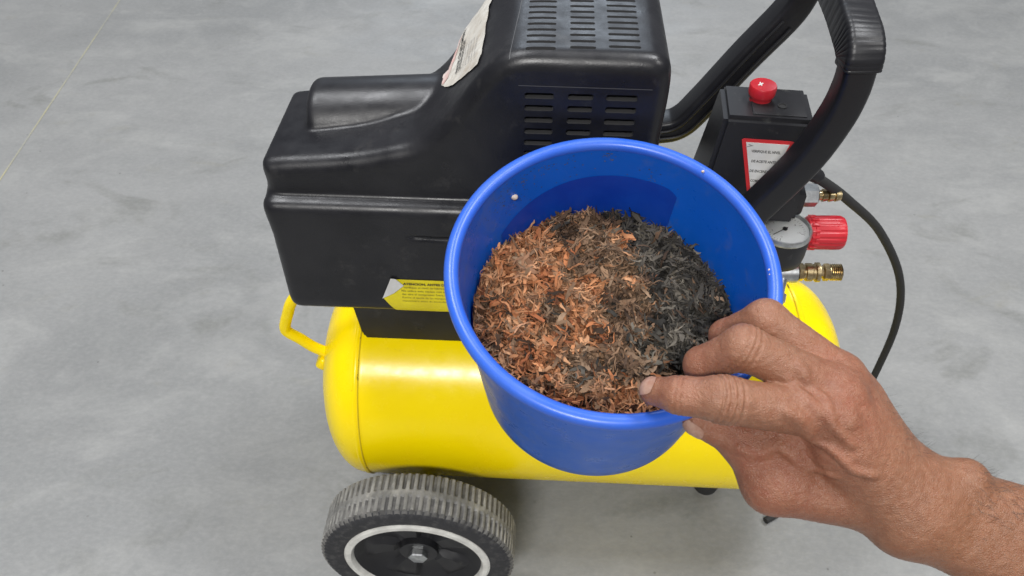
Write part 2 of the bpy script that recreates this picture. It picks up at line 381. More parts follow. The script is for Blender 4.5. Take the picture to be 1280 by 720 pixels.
print('hood faces', len(nm.polygons), 'mats', [m.name for m in nm.materials])
nm.polygons.foreach_set('use_smooth', [True] * len(nm.polygons)); nm.set_sharp_from_angle(angle=R(48))
# skirt saddle between hood and tank
bm = bmesh.new(); pr = [(-.208, .36), (.028, .36), (.028, .255), (-.188, .255), (-.194, .258), (-.198, .265)]
rings = [[bm.verts.new((x, y, z)) for x, z in pr] for y in (-.0455, .0455)]
for k in range(6): bm.faces.new((rings[0][k], rings[0][(k + 1) % 6], rings[1][(k + 1) % 6], rings[1][k]))
bm.faces.new(rings[0]); bm.faces.new(rings[1])
bmesh.ops.bevel(bm, geom=list(bm.edges), offset=.002, segments=2, affect='EDGES'); bmo('skirt', bm, M['plastic'], A)
# moulded panel line round the vents
def on_hood(P, D, off):
    q = march(hood_f, P, D); return q + grad(hood_f, q) * off
def strip(name, a, b, D, off, wdt, m, n=30):
    a = np.array(a); b = np.array(b); t = np.linspace(0, 1, n)[:, None]; c = a + (b - a) * t; s = np.cross((b - a) / np.linalg.norm(b - a), D); s /= np.linalg.norm(s)
    P = np.concatenate([c - s * wdt / 2, c + s * wdt / 2]); q = on_hood(P, D, off)
    return pyd(name, q, [(i, i + 1, n + i + 1, n + i) for i in range(n - 1)], m, hood)
M['mline'] = mat('moulding_line', (.07, .07, .072), .5)
strip('moulding_line', (-.060, -.13, .5385), (.020, -.13, .5380), (0, 1, 0), .00012, .0005, M['mline'])
strip('moulding_line', (-.0655, -.078, .60), (-.0605, .0, .60), (0, 0, -1), .00012, .0005, M['mline'])
def lift(q):
    return np.array([max(0, noise.noise(Vector(p) * 140) + .15) for p in q])[:, None] * np.array([(-.3, -.3, .8)]) * .0008
def patch(outline, D, off, nmax=.002):
    """fill a 2D outline (list of 3D points in one plane) with a fine grid and lay it on the hood"""
    bm = bmesh.new(); vs_ = [bm.verts.new(p) for p in outline]; f = bm.faces.new(vs_)
    bmesh.ops.triangulate(bm, faces=[f])
    for _ in range(7):
        es = [e for e in bm.edges if e.calc_length() > nmax]
        if not es: break
        bmesh.ops.subdivide_edges(bm, edges=es, cuts=1); bmesh.ops.triangulate(bm, faces=[f for f in bm.faces if len(f.verts) > 3])
    P = np.array([v.co[:] for v in bm.verts]); q = on_hood(P, D, off)
    for v, c in zip(bm.verts, q): v.co = c
    return bm
def text_mesh(body, size, fn, name, m, parent, bold=0.0, align='LEFT', spacing=1.0):
    cu = bpy.data.curves.new(name, 'FONT'); cu.body = body; cu.size = size; cu.offset = bold; cu.align_x = align; cu.resolution_u = 2; cu.space_line = spacing
    to = bpy.data.objects.new(name, cu); COL.objects.link(to); dg = bpy.context.evaluated_depsgraph_get()
    me = bpy.data.meshes.new_from_object(to.evaluated_get(dg)); bpy.data.objects.remove(to)
    bm = bmesh.new(); bm.from_mesh(me); bmesh.ops.triangulate(bm, faces=bm.faces)
    P = np.array([v.co[:] for v in bm.verts])
    if len(P) == 0: return
    for v, c in zip(bm.verts, fn(P)): v.co = c
    bm.to_mesh(me); bm.free(); me.name = name
    return link(name, me, m, parent, False)
# yellow caution label on the lower front wall, its corner curled over
yl = patch([(-.1585, -.13, .3655), (-.1500, -.13, .3505), (-.1470, -.13, .3500), (-.060, -.13, .3500), (-.060, -.13, .3855), (-.1500, -.13, .3855)], (0, 1, 0), .0004)
yo = bmo('caution_label', yl, M['ylabel'], hood, True); setp(yo, 'yellow caution label with small black print and a peeling corner')
yc = patch([(-.1592, -.13, .3665), (-.1510, -.13, .3872), (-.1475, -.13, .3868), (-.1420, -.13, .3805), (-.1500, -.13, .3725)], (0, 1, 0), .0016); bmo('peeled_corner', yc, M['paper'], hood, True)
lines = [('ATENCION, ANTES DE USAR EL EQUIPO,', .0026, .00012), ('verifique el nivel de lubricante.', .0023, .00002), ('No utilice este equipo con el proposito de', .0023, .00002), ('dar aire al compresor fuera de lugar seguro', .0023, .00002), ('Revise el ajuste de las mangueras y el', .0022, 0), ('manometro antes de encender cada vez.', .0022, 0)]
for i, (tx, sz, bd) in enumerate(lines):
    text_mesh(tx, sz * 1.15, lambda P, i=i: on_hood(np.stack([-.1425 - .002 * (i > 1) + P[:, 0] * 1.05, np.full(len(P), -.13), .3805 - .0034 * i + P[:, 1]], 1), (0, 1, 0), .0008), 'label_print', M['ink'] if i < 1 else M['olive'], hood, bd)
# torn white sticker over the shoulder of the ramp
DS = np.array((.80, 0, -.60))
def st(a, b): return np.array((-.0955 + .6 * b, a, .525 + .8 * b)) - DS * .05
def rag(pts, amp):
    out = []
    for i, a_ in enumerate(pts):
        b_ = pts[(i + 1) % len(pts)]
        for t in (0, .25, .5, .75):
            p = np.array(a_) * (1 - t) + np.array(b_) * t + np.array([random.uniform(-amp, amp) for _ in range(3)]); out.append(p - DS * (.05 + (p - np.array((-.0955, 0, .525))) @ DS))
    return out
SO = [(-.079, .036, .546), (-.0835, .013, .5408), (-.0835, -.0156, .5407), (-.0835, -.0494, .5408), (-.0864, -.0591, .5379), (-.095, -.0517, .5261), (-.1075, -.040, .510), (-.1141, -.0252, .5029), (-.1149, -.0115, .5022), (-.1108, -.0107, .5063), (-.1075, .010, .510), (-.1065, .028, .511), (-.1043, .0402, .5127), (-.0966, .0450, .521), (-.085, .047, .54)]
def papered(name, outline, off, m):
    bm = patch(outline, DS, off); q = np.array([v.co[:] for v in bm.verts]); q += lift(q)
    for v, c in zip(bm.verts, q): v.co = c
    return bmo(name, bm, m, hood, True)
setp(papered('torn_sticker', rag(SO, .0007), .0007, M['oldpaper']), 'torn off-white paper sticker with faded print')
papered('sticker_border', rag([(-.1135, -.0250, .5029), (-.1142, -.0122, .5022), (-.1103, -.0112, .5063), (-.1070, .010, .510), (-.1060, .026, .511), (-.1040, .026, .5135), (-.1048, .010, .5125), (-.1070, -.010, .510), (-.1095, -.024, .507), (-.1120, -.028, .5045)], .0004), .0011, M['pink'])
for j, (tx, sz) in enumerate([('PARA USO CON AIRE COMPRIMIDO', .0038), ('LEA EL MANUAL DE USO', .0038), ('Cambiar aceite cada cien horas', .0026), ('drenar el tanque diariamente y', .0026), ('controlar la presion de salida', .0026), ('mantener ventilado el motor y', .0026), ('no cubrir las rejillas nunca', .0026)]):
    text_mesh(tx, sz, lambda P, j=j: (lambda q: q + lift(q))(on_hood(np.array([st(-.032 - .0020 * j + p[0] * 1.0, -.0100 + .0036 * j - p[1]) for p in P]), DS, .0013)), 'sticker_print', M['ink'] if j < 2 else M['greyink'], hood, .00012 if j < 2 else 0)

# --- wheels
def wheel(y0, sgn):
    w = empty('wheel', (-.1470, y0, .090), 0, A)      # y0: outer face
    n = 84 * 8; ax = (0, -1, 0)
    zone = [0, 0, 0, 1, 1, 0, 0, 1, 1, 0, 0, 0]
    pr = [(.067, .000), (.073, .0015), (.082, .0015), (.0862, .0), (.0893, -.0025), (.0896, -.0155), (.0893, -.0170), (.0893, -.0215), (.0896, -.0230), (.0893, -.0375), (.086, -.040), (.062, -.040)]
    md = {4: 1, 5: 1, 8: 1, 9: 1, 3: .5, 10: .5}
    bm = bmesh.new()
    lathe(bm, pr, (0, 0, 0), (0, -sgn, 0), n, rmod=lambda i, k: 1 - .024 * md.get(i, 0) * (1 if (k % 8) in (0, 1, 2) else (.35 if (k % 8) in (3, 7) else 0)), capped=False)
    bmesh.ops.recalc_face_normals(bm, faces=bm.faces); me = bpy.data.meshes.new('tyre'); bm.to_mesh(me); bm.free()
    ty = link('tyre', me, M['rubber'], w, 40.0); me.materials.append(M['tread']); me.materials.append(M['groove'])
    for p in me.polygons:
        rr_ = math.hypot(p.center.x, p.center.z)
        if rr_ > .0862: p.material_index = 1 if rr_ > .0880 else 2
    B = (0, -sgn, 0)
    bm = bmesh.new(); lathe(bm, [(.0585, -.004), (.0600, .0010), (.0612, .0024), (.0655, .0024), (.0675, .0008), (.0680, -.004)], (0, 0, 0), B, 72, capped=False); bmo('rim', bm, M['silver'], w)
    # dished centre with five pressed windows
    def dish(i, k): return 1
    bm = bmesh.new(); N_ = 80; rad = [.0590, .0550, .0510, .043, .033, .024, .018, .0175, .013, 0]; hh = [-.002, -.006, -.010, -.0125, -.0140, -.0150, -.0155, -.0085, -.0080, -.0080]
    rings = []
    Bm = basis(B)
    for i, (r, h) in enumerate(zip(rad, hh)):
        if r == 0: rings.append([bm.verts.new(Bm @ Vector((0, 0, h)))]); continue
        ring = []
        for k in range(N_):
            a = 2 * math.pi * k / N_; s = math.cos(5 * a + .4); dz = -.006 * max(0, min(1, (s + .15) * 3)) if i in (3, 4, 5) else 0
            if i in (3, 4, 5): dz += .004
            ring.append(bm.verts.new(Bm @ Vector((r * math.cos(a), r * math.sin(a), h + dz))))
        rings.append(ring)
    for a, b in zip(rings, rings[1:]):
        for k in range(N_):
            if len(b) == 1: bm.faces.new((a[k], a[(k + 1) % N_], b[0]))
            else: bm.faces.new((a[k], a[(k + 1) % N_], b[(k + 1) % N_], b[k]))
    bmo('hub', bm, M['dark'], w, 30.0)
    bm = bmesh.new();     lathe(bm, [(.0092, -.0078), (.0092, -.0030), (.0080, -.0020), (0, -.0020)], (0, 0, 0), B, 6); bmo('bolt', bm, M['zinc'], w, 25.0)
    return w
wheel(-.1675, 1)
wheel(.1675, -1)
bm = bmesh.new(); lathe(bm, [(.007, -.125), (.007, .125)], (-.1470, 0, .09), (0, 1, 0), 16); box(bm, (-.1470, 0, .078), (.03, .12, .004), bev=.001); bmo('axle', bm, M['dark'], A)
for y in (-.035, .035):
    bm = bmesh.new(); box(bm, (.150, y * .5, .052), (.020, .004, .03), bev=.001); bmo('foot_bracket', bm, M['dark'], A)
    bm = bmesh.new(); lathe(bm, [(.013, 0), (.014, .004), (.012, .036), (.010, .040)], (.150, y * .5, 0), (0, 0, 1), 24); bmo('rubber_foot', bm, M['rubberfoot'], A)

# --- carrying handle
H = empty('handle', (.05, 0, .42), 0, A); Hi = Matrix.Translation((-.05, 0, -.42))
prof = rrect(.030, .0255, .004, 3)
def hs(name, pts, m, pr=prof, scale=None, n=8, ref=None):
    bm = bmesh.new(); path = [Hi @ p for p in catmull(pts, n)]; sweep(bm, path, pr, ref, scale); return bmo(name, bm, m, H, 40.0)
def arm(name, pts, wy, tk):
    """arm lying in an X-Z plane: width along Y"""
    bm = bmesh.new(); path = [Hi @ p for p in catmull(pts, 8)]; sweep(bm, path, rrect(wy, tk, .0035, 3), (0, 1, 0)); return bmo(name, bm, M['handle'], H, 40.0)
fa = arm('front_arm', [(.034, -.068, .372), (.054, -.068, .376), (.075, -.068, .394), (.1005, -.068, .434), (.1265, -.068, .481), (.1375, -.068, .513), (.1408, -.068, .534), (.1405, -.068, .551)], .0200, .0190)
ra = arm('rear_arm', [(.020, .064, .4155), (.052, .064, .4165), (.068, .064, .4225), (.082, .064, .441), (.1085, .064, .483), (.132, .064, .518), (.1395, .064, .538), (.1405, .064, .552)], .024, .020)
# recessed channel rails along the rear arm
for dz in (-.0055, .0055):
    bm = bmesh.new(); path = [Hi @ (p + Vector((dz * .6, -.0132, -dz * .5 - .0))) for p in catmull([(.024, .064, .4155), (.052, .064, .4165), (.068, .064, .4225), (.082, .064, .441), (.1085, .064, .483), (.130, .064, .515)], 8)]
    sweep(bm, path, circ(.0011, 6), (0, 1, 0)); bmo('stiffening_rib', bm, M['handle'], H)
# grip: from arm top round the corner and across
gp = catmull([(.1405, -.0690, .549), (.1402, -.0675, .5560), (.1397, -.0615, .5610), (.1392, -.0510, .5640), (.1388, -.027, .5680), (.1386, .0, .5695), (.1388, .025, .568), (.1392, .047, .5640), (.1397, .0575, .5610), (.1402, .0635, .5560), (.1405, .0650, .549)], 16)
bm = bmesh.new(); N_ = len(gp)
path = [Hi @ p for p in gp]; pr = rrect(.0225, .0225, .0038, 4)
sweep(bm, path, pr, (1, 0, -.1), lambda i: 1.0 if (i % 5) else .978)
bmo('grip', bm, M['handle'], H, 40.0)
bm = bmesh.new(); lathe(bm, [(.0045, 0), (.0050, .0012), (0, .0012)], Hi @ Vector((.0905, -.080, .418)), (0, -1, 0), 14); bmo('handle_screw', bm, M['dark'], H)

# --- pressure switch
Sw = empty('pressure_switch', (.105, -.012, .40), R(-4), A)
bm = bmesh.new()
def frus(bm, zs, bev):
    rings = []
    for z, x0, x1, y0, y1 in zs: rings.append([bm.verts.new((x, y, z)) for x, y in ((x0, y0), (x1, y0), (x1, y1), (x0, y1))])
    for a, b in zip(rings, rings[1:]):
        for k in range(4): bm.faces.new((a[k], a[(k + 1) % 4], b[(k + 1) % 4], b[k]))
    bm.faces.new(rings[0]); bm.faces.new(rings[-1]); bmesh.ops.recalc_face_normals(bm, faces=bm.faces)
    bmesh.ops.bevel(bm, geom=list(bm.edges), offset=bev, segments=4, affect='EDGES')
frus(bm, [(.008, -.0340, .0400, -.0322, .032), (.0905, -.0250, .0350, -.0245, .0195)], .0032); bmo('cover', bm, M['dark'], Sw, 30.0)
bm = bmesh.new(); box(bm, (.012, -.004, .0908), (.036, .030, .0012), bev=.0005); bmo('top_pad', bm, M['dark'], Sw)
bm = bmesh.new(); lathe(bm, [(.0076, 0), (.0076, .003), (.0088, .0045), (.0092, .006), (.0094, .0112), (.0088, .0122), (.0080, .0120), (0, .0120)], (.0005, .001, .0900), (0, 0, 1), 40); bmo('button', bm, M['red'], Sw, 40.0)
bm = bmesh.new(); box(bm, (-.0015, .001, .1022), (.0045, .0009, .0005), Matrix.Rotation(.7, 3, 'Z')); box(bm, (-.0015, .001, .1024), (.0009, .0045, .0005), Matrix.Rotation(.2, 3, 'Z')); bmo('button_mark', bm, M['paper'], Sw)
bm = bmesh.new(); lathe(bm, [(.0032, 0), (.0032, .0006), (.0026, .0006)], (.0145, -.008, .0916), (0, 0, 1), 16, capped=False); lathe(bm, [(.0026, .0001), (0, .0001)], (.0145, -.008, .0916), (0, 0, 1), 16, capped=False); bmo('adjuster_hole', bm, M['ink'], Sw)
# warning label: an upside-down triangle with cut corners on the front of the cover
tilt = math.atan((.034 - .0245) / .1025)
def swp(x, z, off):
    y = -.034 + (z + .012) * math.tan(tilt); n = Vector((0, -math.cos(tilt), math.sin(tilt))); return Vector((x, y, z)) + n * off
def swpoly(name, pts, off, m):
    bm = bmesh.new(); f = bm.faces.new([bm.verts.new(swp(x, z, off)) for x, z in pts]); r = bmesh.ops.extrude_face_region(bm, geom=[f])
    for v in r['geom']:
        if isinstance(v, bmesh.types.BMVert): v.co += Vector((0, -.00025, 0))
    return bmo(name, bm, m, Sw)
LX, LZ = .0068, .0745
def tri(s): return [(LX - .0178 * s, LZ + .0003 * s), (LX - .0165 * s, LZ + .0013 * s), (LX + .0165 * s, LZ + .0013 * s), (LX + .0178 * s, LZ + .0003 * s), (LX + .0075 * s, LZ - .0400 * s), (LX + .0055 * s, LZ - .0415 * s), (LX - .0045 * s, LZ - .0415 * s), (LX - .0065 * s, LZ - .0400 * s)]
def tri2(): return [(LX - .0146, LZ - .0012), (LX + .0146, LZ - .0012), (LX + .0050, LZ - .0388), (LX - .0042, LZ - .0388)]
swpoly('warning_label', tri(1), .0004, M['redpaint']); swpoly('label_field', tri2(), .0008, M['paper'])
for i, (tx, x0, sz) in enumerate([('VERIFIQUE EL NIVEL', -.0098, .0028), ('DE ACEITE ANTES', -.0084, .0028), ('DE ENCENDER EL', -.0080, .0028), ('COMPRESOR', -.0060, .0027)]):
    text_mesh(tx, sz, lambda P, i=i, x0=x0: np.array([swp(LX + x0 + p[0] * .80, LZ - .0085 - .0078 * i + p[1], .00125)[:] for p in P]), 'label_print', M['ink'], Sw, .00006)
bm = bmesh.new(); box(bm, (0, 0, 0), (.005, .0002, .0005), Matrix.Rotation(-.3, 3, 'Y')); box(bm, (.0004, 0, .001), (.003, .0002, .0005), Matrix.Rotation(.4, 3, 'Y'));
for v in bm.verts: v.co = v.co + swp(LX - .0118, LZ - .004, .0012)
bmo('label_mark', bm, M['greyink'], Sw)
# conduit bosses and body below
bm = bmesh.new(); box(bm, (.000, .008, -.014), (.046, .040, .050), bev=.004); box(bm, (.039, -.002, .014), (.018, .030, .020), bev=.003); bmo('switch_base', bm, M['dark'], Sw)
# --- air fittings: shared helper
def fitting(name, segs, org, axis, parent=A):
    root = empty(name, org, 0, parent); B = Vector(axis)
    for nm_, m, n, pr in segs:
        bm = bmesh.new(); lathe(bm, pr, (0, 0, 0), axis, n); bmo(nm_, bm, m, root, 30.0)
    return root
bx_ = (1, 0, .03)
fitting('hose_barb', [('hex_nut', M['zinc'], 6, [(.0075, -.004), (.0088, -.003), (.0088, .0085), (.0075, .0095)]),
    ('collar', M['brass'], 24, [(.0058, -.012), (.0070, -.0110), (.0070, -.004)]),
    ('barb', M['brass'], 24, [(.0038, .0095), (.0038, .0130), (.0050, .0132), (.0042, .0170), (.0034, .0172), (.0050, .0180), (.0042, .0218), (.0034, .0220), (.0048, .0228), (.0036, .0270), (.0022, .0272), (0, .0272)])], (.1535, -.020, .4150), bx_)
fitting('air_outlet', [('stop_cock', M['zinc'], 28, [(.0080, -.022), (.0080, -.006), (.0088, -.005), (.0088, .0130), (.0072, .0140)]),
    ('lock_nut', M['brass'], 6, [(.0062, .0140), (.0076, .0146), (.0076, .0180), (.0064, .0186)]),
    ('coupling_sleeve', M['brass'], 32, [(.0056, .0186), (.0056, .0198), (.0074, .0204), (.0074, .0248), (.0066, .0254), (.0066, .0276), (.0080, .0281), (.0080, .0310), (.0062, .0316)]),
    ('hex_nut', M['brass'], 6, [(.0046, .0316), (.0048, .0340), (.0073, .0345), (.0073, .0384), (.0060, .0390)]),
    ('threaded_end', M['brass'], 32, [(.0062, .0388)] + [(.0062 + (.0007 if k % 2 else 0), .0392 + .0008 * k) for k in range(12)] + [(.0048, .0490), (.0045, .046), (0, .046)])], (.1500, -.030, .3440), (1, 0, .045))
fitting('safety_valve', [('valve_stem', M['zinc'], 20, [(.005, 0), (.005, .012), (.007, .012), (.007, .018), (.0045, .0205), (0, .0205)])], (.146, -.046, .352), (-.2, -.75, -.55))
# --- regulator gauge with dial facing up
G = empty('pressure_gauge', (.1395, -.040, .3685), 0, A)
bm = bmesh.new(); lathe(bm, [(.0, 0), (.016, 0), (.0188, .003), (.0196, .010), (.0196, .0265), (.0190, .0285)], (0, 0, 0), (0, 0, 1), 48, capped=False); bmo('gauge_body', bm, M['dark'], G, 40.0)
bm = bmesh.new(); lathe(bm, [(.0190, .0262), (.0200, .0275), (.0202, .0300), (.0194, .0318), (.0183, .0318), (.0178, .0302), (.0178, .0285)], (0, 0, 0), (0, 0, 1), 56, capped=False); bmo('bezel', bm, M['zinc'], G)
bm = bmesh.new(); lathe(bm, [(.0181, .0287), (0, .0287)], (0, 0, 0), (0, 0, 1), 48, capped=False); bmo('dial', bm, mat('white_dial', (.86, .87, .86), .4), G)
bm = bmesh.new(); lathe(bm, [(.0179, .0309), (.012, .0314), (0, .0316)], (0, 0, 0), (0, 0, 1), 48, capped=False); bmo('gauge_glass', bm, M['glass'], G)
bm = bmesh.new()
for k in range(31):
    a = R(225 - 270 * k / 30 + 20); L_ = .0030 if k % 5 == 0 else .0016; rr = .0150
    box(bm, (math.cos(a) * (rr - L_ / 2), math.sin(a) * (rr - L_ / 2), .0290), (L_, .0003 if k % 5 else .0005, .0001), Matrix.Rotation(a, 3, 'Z'))
bmo('dial_marks', bm, M['greyink'], G)
bm = bmesh.new(); a = R(215); box(bm, (math.cos(a) * .0045, math.sin(a) * .0045, .0294), (.0150, .0006, .0003), Matrix.Rotation(a, 3, 'Z')); lathe(bm, [(.0018, 0), (.0018, .0012), (0, .0012)], (0, 0, .0288), (0, 0, 1), 16); bmo('needle', bm, M['ink'], G)
for k, t in enumerate(['0', '2', '4', '6', '8', '10']):
    a = R(225 - 54 * k + 20); text_mesh(t, .0028, lambda P, a=a: np.array([(math.cos(a) * .0098 + p[0] - .0008, math.sin(a) * .0098 + p[1] - .001, .0291) for p in P]), 'dial_number', M['greyink'], G)
# knob
Kb = empty('regulator_knob', (.163, -.030, .3870), 0, A)
bm = bmesh.new(); lathe(bm, [(.0108, -.004), (.0122, -.003), (.0122, .0008), (.0128, .0012), (.0131, .0035), (.0133, .0170), (.0131, .0220), (.0119, .0243), (0, .0245)], (0, 0, 0), (1, 0, .03), 96, rmod=lambda i, k: (1 - .045 * (1 if (k % 6) in (0, 1) else 0)) if 3 <= i <= 6 else 1)
bmo('knob_cap', bm, M['red'], Kb, 35.0)
bm = bmesh.new()
for k in range(16):
    a = 2 * math.pi * k / 16; box(bm, (.0008, math.cos(a) * .0127, math.sin(a) * .0127), (.0055, .0018, .0022), Matrix.Rotation(a, 3, 'X'), .0003)
bmo('knob_teeth', bm, M['red'], Kb)
bm = bmesh.new(); lathe(bm, [(.0095, -.030), (.0095, -.004)], (.163, -.030, .3870), (1, 0, .03), 24); box(bm, (.130, -.028, .340), (.030, .030, .050), bev=.006, seg=3); lathe(bm, [(.009, 0), (.009, .09)], (.128, -.024, .255), (0, 0, 1), 20); bmo('manifold', bm, M['dark'], A, 30.0)
# --- power cable
pts = [(.135, -.022, .442), (.147, -.0270, .441), (.161, -.0282, .434), (.1941, -.005, .4), (.2471, .029, .34), (.292, .0442, .27), (.318, .0576, .19), (.3215, .0568, .1), (.3080, .0308, .03), (.262, -.019, .0055), (.238, -.040, .0046), (.2215, -.0530, .0046), (.209, -.0610, .0046)]
bm = bmesh.new(); path = catmull(pts, 10); sweep(bm, path, circ(.0037, 14)); cab = bmo('power_cable', bm, M['rubberfoot'], A)
bm = bmesh.new(); path = catmull([(.136, -.0225, .443), (.150, -.0275, .4415), (.1575, -.0285, .437)], 6); sweep(bm, path, circ(.0078, 16), None, lambda i: 1 - .030 * i * (1 if i % 3 else 1.15)); bmo('strain_relief', bm, M['dark'], cab)

# ================================================================== bucket
def at(px, py, d):
    """a measured photo position at distance d in front of the lens, as a point of the room"""
    return EYE + Vector((1, 0, 0)) * ((px - 640) / FPX * d) + Vector((0, S2, -S2)) * d + Vector((0, S2, S2)) * ((360 - py) / FPX * d)
RC = at(766, 333, .435)
ex = Vector((1, 0, 0)); ey = Vector((0, S2, S2)) * .866 + Vector((0, S2, -S2)) * .5; nn = ex.cross(ey)
HB = .142
Bk = bpy.data.objects.new('bucket', None); Bk.empty_display_size = .05; COL.objects.link(Bk)
MB = Matrix((ex, ey, nn)).transposed().to_4x4(); MB.translation = RC - nn * HB; Bk.matrix_world = MB
setp(Bk, 'blue plastic bucket held tilted over the compressor, filled with brown and grey shreds', 'bucket')
bm = bmesh.new()
def wr(z): return .0745 + (.0865 - .0745) * (z / HB)
pr = [(0, 0.0018), (.060, .0018), (.0730, .003)] + [(wr(z) - .0018, z) for z in np.linspace(.006, HB - .004, 14)]
pr2 = [(wr(z), z) for z in np.linspace(HB - .004, .004, 14)] + [(.0725, .0005), (.070, 0), (.066, .001), (0, .001)]
lathe(bm, pr + pr2, (0, 0, 0), (0, 0, 1), 128, capped=False); bmo('bucket_wall', bm, M['blue'], Bk, 50.0)
bm = bmesh.new(); pr = []
for k in range(21):
    a = R(-70 + 320 * k / 20 - 0); pr.append((.0884 + .0042 * math.cos(a), HB - .0030 + .0040 * math.sin(a)))
lathe(bm, pr + [pr[0]], (0, 0, 0), (0, 0, 1), 160, capped=False); bmo('lip', bm, M['bluelip'], Bk, 60.0)
# darker blue sheet on the far inner wall: painted shade of an outside sticker
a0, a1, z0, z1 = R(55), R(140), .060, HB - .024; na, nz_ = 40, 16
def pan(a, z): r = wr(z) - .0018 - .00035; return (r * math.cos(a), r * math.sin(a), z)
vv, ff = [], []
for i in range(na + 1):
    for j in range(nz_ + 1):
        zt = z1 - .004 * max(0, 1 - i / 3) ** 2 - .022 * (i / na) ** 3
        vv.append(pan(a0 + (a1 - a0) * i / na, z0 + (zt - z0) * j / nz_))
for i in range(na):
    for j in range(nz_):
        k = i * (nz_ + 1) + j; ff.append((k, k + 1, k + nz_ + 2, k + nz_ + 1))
pyd('sticker_shade', vv, ff, M['stickershade'], Bk)
# specks stuck on the inner wall and the lip
M['speck'] = mat('dried_speck', (.05, .05, .045), .8, c2=(.16, .13, .10), nscale=90); M['palespeck'] = mat('pale_chip', (.55, .45, .38), .7)
vv, ff = [], []
for (ac, zc, sa, sz_, n_) in [(2.1, HB - .012, .18, .004, 80), (2.35, HB - .02, .12, .006, 70), (1.53, HB - .008, .02, .003, 30), (1.18, HB - .022, .02, .006, 30), (-.0, HB - .03, 1.2, .02, 40), (1.9, HB - .03, .5, .012, 40)]:
    for _ in range(n_):
        a = random.gauss(ac, sa); z = min(random.gauss(zc, sz_), HB - .006); s = random.uniform(.0001, .00045); r = wr(z) - .0021; b = len(vv)
        for q in range(5):
            t = 2 * math.pi * q / 5 + random.random(); vv.append(((r) * math.cos(a + s * 1.6 * math.cos(t) / r), r * math.sin(a + s * 1.6 * math.cos(t) / r), z + s * math.sin(t)))
        ff.append((b, b + 1, b + 2, b + 3, b + 4))
o = pyd('wall_specks', vv, ff, M['speck'], Bk, False); setp(o, kind='stuff')
for a, z, s, onlip in [(2.28, HB - .021, .0022, 0), (-.02, HB - .001, .0013, 1), (-.055, HB - .001, .0012, 1), (.85, HB + .001, .0010, 1)]:
    bm = bmesh.new(); bmesh.ops.create_icosphere(bm, subdivisions=2, radius=1); r = (wr(z) - .0026) if not onlip else .0860
    for v in bm.verts: v.co = Vector((v.co.x * s, v.co.y * s * .8, v.co.z * s * .9)) * (1 + .2 * noise.noise(v.co * 2)) + Vector((r * math.cos(a), r * math.sin(a), z))
    bmo('chip', bm, M['palespeck'], Bk)

# ================================================================== shredded filling
FZ = HB - .058
Pl = bpy.data.objects.new('shredded_filling', None); Pl.empty_display_size = .03; COL.objects.link(Pl); Mp = MB.copy(); Mp.translation = RC - nn * .058; Pl.matrix_world = Mp
setp(Pl, 'loose shredded flakes, orange brown at left and dark grey at right, inside the blue bucket', 'shredded filling')
M['shred'] = mat('shredded_fibre', (.3, .2, .1), .70, spec=.18, attr='col', bump=.4, bscale=500)
RI = wr(FZ) - .0028
def nz3(x, y, s, o): return noise.noise(Vector((x * s + o, y * s - o, o)))
def fillh(x, y):
    r = math.hypot(x, y) / RI
    return .009 * (1 - r * r) + .006 * nz3(x, y, 38, 3) + .0085 * nz3(x, y, 95, 7) + .004 * (-x / RI) * (1 if x < 0 else .3)
PALO = [(.30, .10, .040), (.42, .16, .065), (.50, .22, .10), (.56, .29, .15), (.44, .23, .13)]
PALB = [(.075, .046, .030), (.12, .070, .042), (.18, .108, .064), (.24, .145, .085), (.29, .19, .12)]
PALD = [(.026, .024, .021), (.045, .041, .035), (.075, .067, .055), (.115, .100, .080), (.17, .15, .12)]
def colr(x, y):
    u = x / RI; v = y / RI
    dark = (u - .18 + .22 * (v - .1)) * 3.2 + nz3(x, y, 28, 1) * 1.6 - max(0, -v - .35) * 4.0
    oran = (-u * 1.1 - .15 - abs(v - .25) * .6) * 1.6 + nz3(x, y, 38, 5) * 2.6 + max(0, -v - .15) * 3.2
    q = random.random()
    def pick(P): return P[int(min(max((nz3(x, y, 75, 11) * .75 + .5 + random.gauss(0, .17)) * len(P), 0), len(P) - 1))]
    if dark > .25 + .5 * (q - .5): return pick(PALD if random.random() < .95 else PALB)
    if oran > .15 + .5 * (random.random() - .5): return pick(PALO if random.random() < .88 else PALB)
    return pick(PALB if random.random() < .86 else (PALO if random.random() < .5 else PALD))
def setcol(me, cols):
    ca = me.color_attributes.new('col', 'FLOAT_COLOR', 'POINT'); ca.data.foreach_set('color', np.array([(*c, 1) for c in cols], np.float32).ravel())
